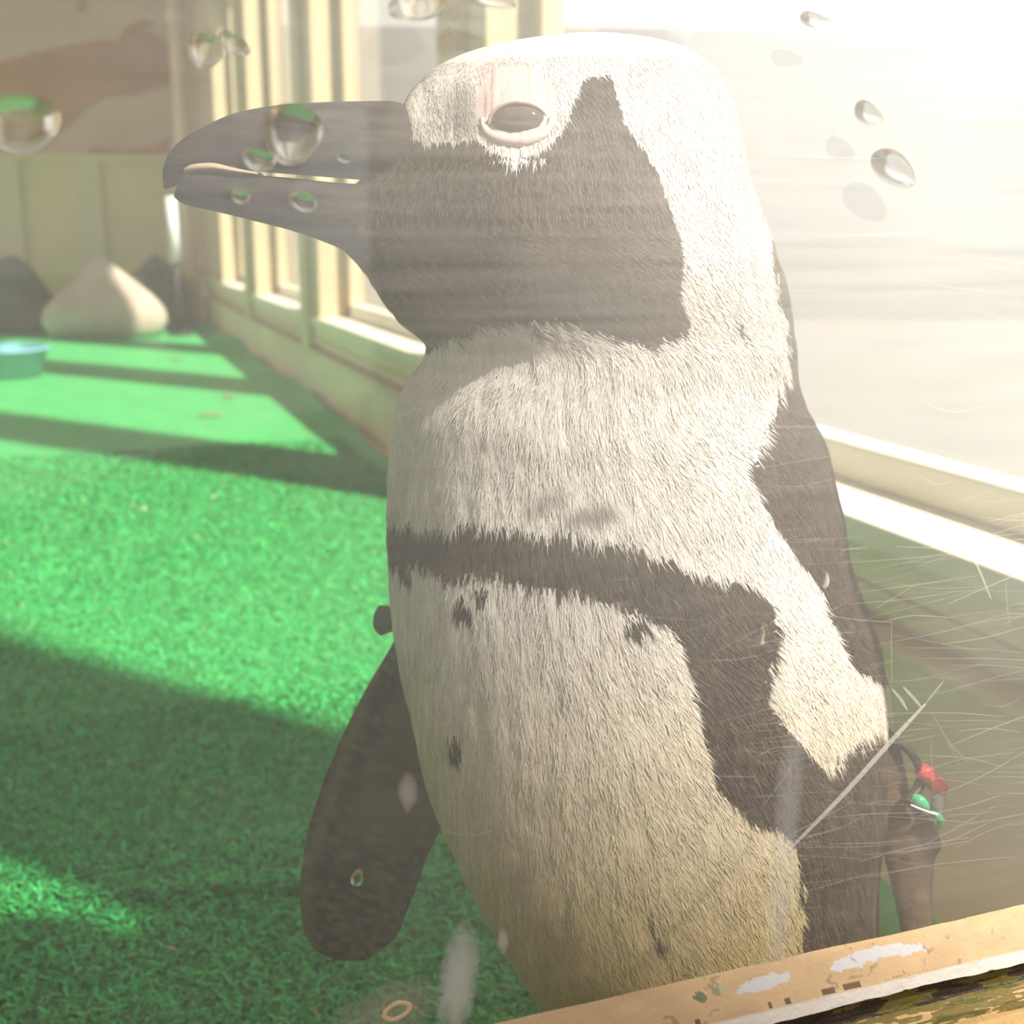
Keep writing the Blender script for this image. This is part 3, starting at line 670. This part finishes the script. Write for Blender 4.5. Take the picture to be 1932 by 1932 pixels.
def lid_on_skin(cx, cy, ax, ay, a0, a1, rad):
    n = 70; m = 12; V = []
    A = np.linspace(math.radians(a0), math.radians(a1), n)
    P = np.array([near_surface(cx+ax*math.cos(a), cy-ay*math.sin(a)) for a in A])
    for _ in range(6): P[1:-1] = (P[:-2]+P[1:-1]*2+P[2:])/4
    for i, a in enumerate(A):
        fade = max(0.15, math.sin(math.pi*i/(n-1)))**0.5; rd = Rv*math.cos(a)+np.array([0, 0, 1.])*math.sin(a)
        for k in range(m):
            b = 2*math.pi*k/m; V.append(P[i]-Nh*0.0006 + (rd*math.cos(b)+Nh*math.sin(b)*0.7)*rad*fade)
    return under(link('eyelid', np_mesh('eyelid', np.array(V), grid_faces(n, m, True)), M_lid, peng, True))
lid_on_skin(974, 224, 66, 44, 176, 366, 0.0017)
lid('eyelid', 0.0098, 0.0066, 0.0010, 0, 180, M_lid, 0.0008)

# flippers: blades lofted down their length from left/right outlines
def blade(name, secs, thick, dfun, colfn, nseg=44, sub=14):
    S = np.array(secs, float); t = np.arange(len(S)); tt = np.linspace(0, len(S)-1, (len(S)-1)*sub+1)
    ly, lx, ryy, rxx, hw = [pchip(t, S[:, k], tt) for k in range(5)]
    a = 2*np.pi*np.arange(nseg)/nseg; ca = np.cos(a); sa = np.sin(a)
    PX = ((lx+rxx)/2)[:, None]+((rxx-lx)/2)[:, None]*ca; PY = ((ly+ryy)/2)[:, None]+((ryy-ly)/2)[:, None]*ca
    P = pt(PX, PY, dfun(PX, PY)) + Nh*(hw[:, None]*np.sign(sa)*np.abs(sa)**0.8)[..., None]
    V = P.reshape(-1, 3); x_, y_, _ = proj(V)
    V = V + Nh*((fbm(x_/16, y_/16, 83)-0.47)*0.0016)[:, None]
    o = under(link(name, np_mesh(name, V, grid_faces(len(tt), nseg, True), colfn(x_, y_)), M_body, peng, True)); return o
def flip_col(x, y):
    n = fbm(x/9, y/9, 91); n2 = fbm(x/40, y/40, 93)
    c = np.array([0.050, 0.066, 0.030])*np.clip(0.1+3.0*(n-0.28)*1.6*(0.4+n2), 0.12, 2.2)[:, None]
    dgl = (x-745)+(y-1250)*0.42                   # pale flesh-grey inner strip towards the body
    inner = np.clip((dgl-20)/18+ (n-0.5)*2, 0, 1)*np.clip((1640-y)/120, 0, 1)
    c = c*(1-inner[:, None]) + np.array([0.105, 0.085, 0.05])*inner[:, None]*(0.7+0.6*n2)[:, None]
    lead = np.clip((600-x+ (1640-y)*0.33)/14, 0, 1)
    edgec = np.clip(1-((x-(578+np.clip(1640-y, 0, 500)*0.34))/18)**2, 0, 1)*0.5
    return c*(1-edgec[:, None]) + np.array([0.20, 0.20, 0.10])*edgec[:, None]
fl_r = blade('flipper', [(1080, 800, 1090, 880, .006), (1150, 770, 1180, 860, .006), (1210, 743, 1250, 850, .006), (1300, 690, 1340, 850, .0055), (1400, 641, 1440, 855, .005), (1500, 601, 1530, 842, .0045), (1600, 574, 1625, 803, .004), (1690, 566, 1710, 772, .0035), (1755, 572, 1765, 748, .003), (1795, 600, 1795, 715, .002), (1812, 640, 1812, 690, .0006)],
           None, lambda x, y: 0.560+0.0*x, flip_col)
tag(fl_r, 'far flipper held out beside the belly')
fl_l = blade('flipper', [(1372, 1588, 1360, 1668, .004), (1410, 1580, 1398, 1694, .007), (1460, 1585, 1450, 1706, .007), (1510, 1605, 1512, 1722, .0065), (1550, 1640, 1552, 1762, .006), (1592, 1660, 1590, 1775, .006), (1630, 1672, 1622, 1762, .0055), (1680, 1684, 1680, 1757, .005), (1740, 1697, 1740, 1756, .005), (1800, 1705, 1800, 1750, .004), (1850, 1715, 1850, 1735, .001)],
           None, lambda x, y: 0.492+0.0*x, lambda x, y: np.array([0.085, 0.052, 0.030])*(0.5+1.3*fbm(x/10, y/26, 97))[:, None])
tag(fl_l, 'near flipper carrying a beaded identification band')
# identification band with beads
def tubepix(name, pts, rad, mat, parent, m=14, flat=1.0, n=40):
    P = np.array([pt(a, b, d) for a, b, d in pts]); t = np.arange(len(P)); tt = np.linspace(0, len(P)-1, n)
    Q = np.stack([pchip(t, P[:, k], tt) for k in range(3)], 1); T = np.gradient(Q, axis=0); T /= np.linalg.norm(T, axis=1, keepdims=True)
    A = np.cross(T, Nh); A /= np.linalg.norm(A, axis=1, keepdims=True); B = np.cross(T, A)
    rr = rad if np.ndim(rad) else np.full(len(P), rad); R_ = pchip(t, rr, tt)
    b = 2*np.pi*np.arange(m)/m
    V = Q[:, None]+(A[:, None]*np.cos(b)[None, :, None]*flat+B[:, None]*np.sin(b)[None, :, None])*R_[:, None, None]
    F = grid_faces(n, m, True).tolist(); V = V.reshape(-1, 3); k0 = len(V)
    V = np.concatenate([V, Q[:1], Q[-1:]]); F += [[k0, (k+1) % m, k] for k in range(m)]+[[k0+1, k0-m+k, k0-m+(k+1) % m] for k in range(m)]
    me = bpy.data.meshes.new(name); me.from_pydata(V.tolist(), [], F); me.update()
    return under(link(name, me, mat, parent, True))
DB = 0.486
tag(tubepix('band_strap', [(1684, 1402, DB), (1700, 1406, DB-.001), (1718, 1420, DB-.002), (1731, 1440, DB-.002), (1740, 1462, DB-.002)], 0.0017, M_rubber, fl_l), 'black curved strap')
tag(tubepix('band_strap', [(1740, 1470, DB), (1730, 1492, DB-.002), (1720, 1505, DB-.004), (1716, 1518, DB-.006)], 0.0022, M_rubber, fl_l), 'black strap end')
tag(tubepix('bead', [(1733, 1452, DB-.003), (1745, 1458, DB-.003), (1754, 1466, DB-.003), (1758, 1474, DB-.003)], [.0030, .0036, .0034, .0028], M_red, fl_l), 'red bead')
tag(tubepix('bead', [(1752, 1470, DB-.002), (1762, 1476, DB-.002), (1773, 1486, DB-.002), (1779, 1498, DB-.002)], [.0026, .0036, .0036, .0020], M_red, fl_l), 'red bead')
tag(tubepix('bead', [(1772, 1498, DB-.003), (1771, 1508, DB-.003), (1770, 1520, DB-.003), (1770, 1534, DB-.003)], [.0026, .0029, .0029, .0022], M_grey, fl_l), 'dark grey bead')
tag(tubepix('bead', [(1722, 1508, DB-.005), (1732, 1511, DB-.006), (1742, 1518, DB-.006), (1750, 1526, DB-.005)], [.0022, .0026, .0022, .0010], M_green, fl_l), 'green bead')
tag(tubepix('bead', [(1755, 1534, DB-.005), (1768, 1540, DB-.005), (1775, 1550, DB-.004), (1771, 1564, DB-.003)], [.0012, .0016, .0014, .0008], M_green, fl_l), 'green tab')
tag(tubepix('band_edge', [(1718, 1519, DB-.008), (1735, 1526, DB-.009), (1755, 1533, DB-.008), (1768, 1537, DB-.007)], 0.0005, M_white, fl_l), 'thin white edge')
tag(tubepix('tag_block', [(729, 1143, 0.55), (728, 1158, 0.55), (726, 1176, 0.55), (732, 1194, 0.55)], [.0022, .0032, .0034, .0024], mat_simple('dark_green_plastic', (0.03, 0.12, 0.06), 0.4), fl_r, flat=1.6), 'dark green band tag')

# tail, legs and feet (mostly below the frame)
fc_ = pt(1260, 1900, 0.52); gx, gy = float(fc_[0]), float(fc_[1])
fwd = -Rv*0.93 - Nh*0.36; fwd /= np.linalg.norm(fwd); latd = np.array([-fwd[1], fwd[0], 0])
for sgn_ in (-1, 1):
    bx_ = np.array([gx, gy, FZ+0.010]) + latd*0.034*sgn_ + fwd*0.012
    bm = bmesh.new()
    cyl(bm, tuple(bx_+np.array([0, 0, 0.012])), tuple(bx_+np.array([0, 0, 0.165])), 0.011, 16, 0.020)
    for a in (-0.38, 0, 0.38):                    # three toes and the web between them
        dv = fwd*math.cos(a)+latd*math.sin(a)
        cyl(bm, tuple(bx_+np.array([0, 0, 0.014])-dv*0.006), tuple(bx_+dv*0.058+np.array([0, 0, 0.009])), 0.0085, 10, 0.0055)
        cyl(bm, tuple(bx_+dv*0.056+np.array([0, 0, 0.010])), tuple(bx_+dv*0.074+np.array([0, 0, 0.006])), 0.0045, 8, 0.001)
    wv = [bx_+np.array([0, 0, 0.013])] + [bx_+(fwd*math.cos(a)+latd*math.sin(a))*rr+np.array([0, 0, 0.010]) for a, rr in ((-0.38, .055), (-0.19, .046), (0, .055), (0.19, .046), (0.38, .055))]
    vv = [bm.verts.new(tuple(p)) for p in wv]; vl = [bm.verts.new(tuple(p-np.array([0, 0, 0.003]))) for p in wv]
    bm.faces.new(vv); bm.faces.new(vl[::-1])
    for k in range(6): bm.faces.new((vv[k], vl[k], vl[(k+1) % 6], vv[(k+1) % 6]))
    bmesh.ops.recalc_face_normals(bm, faces=bm.faces)
    under(link('foot', bm_mesh('foot', bm), M_foot, peng, True))
tl_ = np.array([gx, gy, 0.10]) - fwd*0.075
bm = bmesh.new(); cyl(bm, tuple(tl_), tuple(tl_-fwd*0.05+np.array([0, 0, -0.055])), 0.020, 16, 0.003)
for v in bm.verts: pass
under(link('tail', bm_mesh('tail', bm), M_foot, peng, True))

# ------------------------------------------------------------------ water drops, smears, painted reflections and scratches on the near pane
def drop(px, py, w_, h_, ang, label, hgt=0.22, tear=0.0):
    c0 = on_y(px, py, YP); d = float((c0-CAM)@Fv); mm = d/FPX
    # the pane is seen at an angle: widths along x are foreshortened
    a = w_/2*mm/0.92; b = h_/2*mm/0.97; n = 40; m = 14; V = []
    H = 0.50*hgt*2*min(a, b)
    ca, sa = math.cos(math.radians(-ang)), math.sin(math.radians(-ang))
    for i in range(m+1):
        f = i/m; rr = math.sin(f*math.pi/2); hh = H*math.cos(f*math.pi/2)
        for k in range(n):
            t = 2*math.pi*k/n; wob = 1+0.07*math.sin(2*t+px)+0.05*math.sin(3*t+py)
            x = a*rr*wob*math.cos(t); z = b*rr*wob*math.sin(t)*(1-tear*math.cos(t)) - 0.38*b*(1-rr)**1.0
            V.append((x*ca-z*sa, -hh, x*sa+z*ca))
    F = [tuple(q) for q in grid_faces(m+1, n, True)[n:]]
    V2 = V[n:]; F = [[i-n for i in q] for q in F]
    V2.append((0, -H, -0.38*b)); k0 = len(V2)-1; F += [[k0, k, (k+1) % n] for k in range(n)]
    V2.append((0, 0, 0)); F += [[k0+1, (m-1)*n+(k+1) % n, (m-1)*n+k] for k in range(n)]
    me = bpy.data.meshes.new('water_drop'); me.from_pydata([tuple(map(float, v)) for v in V2], [], [[int(i) for i in f] for f in F]); me.update()
    bm = bmesh.new(); bm.from_mesh(me); bmesh.ops.recalc_face_normals(bm, faces=bm.faces); bm.to_mesh(me); bm.free()
    o = link('water_drop', me, M_drop, None, True); o.location = (float(c0[0]), YP-0.00005, float(c0[2]))
    return tag(o, label, 'water drop', 'water drops on the glass')
drop(552, 252, 108, 104, 0, 'largest dark water drop on the glass in front of the bill', 0.30)
drop(488, 302, 62, 38, 10, 'small oval drop left of the large drop over the bill', 0.3)
drop(572, 381, 50, 36, 25, 'golden oval drop on the glass over the lower bill, right one of two', 0.3)
drop(454, 371, 30, 28, 0, 'faint round drop on the glass over the lower bill, left one of two', 0.3)
drop(390, 95, 64, 62, 0, 'round cream drop on the glass above the bill tip', 0.25)
drop(440, 82, 60, 34, 35, 'slanting drop touching the round cream drop above the bill tip', 0.3)
drop(38, 232, 130, 110, 5, 'wide flat drop at the left edge over the ochre wall patch', 0.22)
drop(790, 4, 120, 62, -15, 'bright drop at the top edge left of the head', 0.3)
drop(925, -4, 90, 34, 10, 'bright drop cut by the top edge above the head', 0.3)
drop(1640, 214, 64, 36, 25, 'middle one of three slanting drops on the glass at the upper right', 0.3, 0.3)
drop(1690, 318, 104, 52, 30, 'largest and lowest of three slanting drops on the glass at the upper right', 0.3, 0.4)
drop(1540, 38, 66, 28, 8, 'topmost of three slanting drops on the glass at the upper right', 0.3, 0.3)
drop(1558, 1096, 14, 30, 0, 'tiny upright drop on the glass over the black back', 0.4)
drop(1441, 1196, 16, 46, 5, 'narrow drop on the glass at the corner of the black flank stripe', 0.35)
drop(674, 1656, 20, 36, 8, 'small upright drop on the glass over the far flipper', 0.4)
drop(648, 298, 26, 18, 20, 'tiny drop on the glass over the middle of the bill', 0.3)

def smear(px, py, w_, h_, ang, col, alpha, name, side=-1, edge_n=0.35, seed=0):
    c0 = on_y(px, py, YP); mm = float((c0-CAM)@Fv)/FPX; n = 40; m = 12
    ca, sa = math.cos(math.radians(-ang)), math.sin(math.radians(-ang)); V = []; cc = []
    for i in range(m+1):
        f = i/m
        for k in range(n):
            t = 2*math.pi*k/n; wob = 1+edge_n*(float(vnoise(np.array([math.cos(t)*2+5]), np.array([math.sin(t)*2+seed]), 3)[0])-0.5)
            x = w_/2*mm*f*wob*math.cos(t); z = h_/2*mm*f*wob*math.sin(t)
            V.append((c0[0]+x*ca-z*sa, YP-0.0004, c0[2]+x*sa+z*ca)); cc.append([max(0.0, 1-f**2.5)]*3)
    me = np_mesh(name, np.array(V), grid_faces(m+1, n, True), np.array(cc))
    return link(name, me, mat_smear(name+'_film', col, alpha), w1)
smear(848, 78, 62, 56, 0, (0.36, 0.31, 0.25), 0.7, 'mud_smear', seed=1)
smear(852, 20, 46, 40, 0, (0.36, 0.31, 0.25), 0.4, 'mud_smear', seed=4)
smear(1282, 52, 84, 62, 0, (0.75, 0.79, 0.83), 0.22, 'water_film', seed=2)
smear(1480, 1600, 70, 620, 2, (0.62, 0.62, 0.66), 0.22, 'water_film', seed=3)  # grey strip painted on the pane as a reflection
smear(1465, 1760, 60, 300, 3, (0.62, 0.64, 0.62), 0.20, 'water_film', seed=9)  # lower part of the painted reflection strip
smear(1240, 1720, 14, 420, 2, (0.6, 0.55, 0.45), 0.16, 'water_film', seed=6)
smear(862, 1850, 88, 260, 4, (0.75, 0.68, 0.70), 0.55, 'reflection_smear', seed=5)  # this and the next three paint pale reflections onto the glass
smear(768, 1495, 40, 80, 0, (0.75, 0.66, 0.66), 0.42, 'reflection_smear', seed=7)
smear(948, 1775, 24, 60, 0, (0.75, 0.66, 0.62), 0.40, 'reflection_smear', seed=8)
smear(740, 1900, 240, 120, -10, (0.50, 0.42, 0.40), 0.35, 'reflection_smear', seed=11)
# ring-shaped dried drop
def ringmark(px, py, rx_, rz_, rad, mat, name):
    c0 = on_y(px, py, YP); mm = float((c0-CAM)@Fv)/FPX; n = 48; m = 8; V = []
    for i in range(n):
        t = 2*math.pi*i/n
        for k in range(m):
            b = 2*math.pi*k/m; r_ = 1+0.10*math.sin(2*t)
            V.append((c0[0]+(rx_*r_+rad*math.cos(b))*mm*math.cos(t), YP-0.0004-abs(rad*mm*0.4*math.sin(b)), c0[2]+(rz_*r_+rad*math.cos(b))*mm*math.sin(t)))
    V = np.array(V); f = grid_faces(n, m, True).tolist() + [[(n-1)*m+k, (n-1)*m+(k+1) % m, (k+1) % m, k] for k in range(m)]
    me = bpy.data.meshes.new(name); me.from_pydata(V.tolist(), [], f); me.update(); return link(name, me, mat, w1, True)
ringmark(748, 1906, 24, 16, 6, mat_simple('ring_residue', (0.60, 0.47, 0.30), 0.5), 'ring_mark')
# scratches: hair-thin raised burrs
M_scr = mat_smear('scratch_burr', (0.86, 0.83, 0.80), 0.8)
def scratch(pts, wpx, a=1.0):
    n = 26; P = np.array(pts, float); t = np.arange(len(P)); tt = np.linspace(0, len(P)-1, n)
    x = pchip(t, P[:, 0], tt); y = pchip(t, P[:, 1], tt); T = np.stack([np.gradient(x), np.gradient(y)], 1); T /= np.linalg.norm(T, axis=1, keepdims=True)
    w_ = wpx/2*np.sin(np.pi*np.clip(np.linspace(0.06, 0.94, n), 0, 1))**0.5
    A = on_y(x-T[:, 1]*w_, y+T[:, 0]*w_, YP-0.0005); B = on_y(x+T[:, 1]*w_, y-T[:, 0]*w_, YP-0.0005)
    return np.stack([A, B], 1).reshape(-1, 3), grid_faces(n, 2), np.full((2*n, 3), a)
main = [([(1490, 1602), (1590, 1500), (1680, 1400), (1746, 1328)], 9, 0.50), ([(1746, 1328), (1765, 1304), (1780, 1285)], 4, 0.25),
        ([(1683, 1300), (1700, 1320), (1712, 1340)], 6, 0.35), ([(1704, 1296), (1722, 1315), (1738, 1334)], 6, 0.35),
        ([(1800, 1000), (1840, 1060), (1870, 1130)], 4, 0.35), ([(640, 720), (700, 740)], 2, 0.2)]
for p_, w_, a_ in main:
    v_, f_, c_ = scratch(p_, w_, a_); link('scratch', np_mesh('scratch', v_, f_, c_), M_scr, w1)
Vs, Fs, Cs, off = [], [], [], 0
r2 = np.random.default_rng(5)
for k in range(420):
    x0 = r2.uniform(600, 1932); y0 = r2.uniform(40, 1850)
    if r2.random() < 0.5: x0 = r2.uniform(1300, 1932); y0 = r2.uniform(1000, 1800)
    ln_ = r2.uniform(30, 190)*(1.5 if x0 > 1300 else 1); an = math.radians(r2.normal(-8, 9)) if y0 > 900 else math.radians(r2.normal(4, 7))
    if r2.random() < 0.10: an = math.radians(r2.uniform(-90, 90)); ln_ *= 0.6
    if y0 > 1932-0.244*(x0-900)-90: continue
    bend = r2.normal(0, 6)
    v_, f_, c_ = scratch([(x0, y0), (x0+ln_/2*math.cos(an), y0+ln_/2*math.sin(an)+bend), (x0+ln_*math.cos(an), y0+ln_*math.sin(an))], r2.uniform(1.0, 2.6), r2.uniform(0.05, 0.22))
    Vs.append(v_); Fs.append(f_+off); Cs.append(c_); off += len(v_)
hs = link('fine_scratches', np_mesh('fine_scratches', np.concatenate(Vs), np.concatenate(Fs), np.concatenate(Cs)), M_scr, w1); tag(hs, kind='stuff')
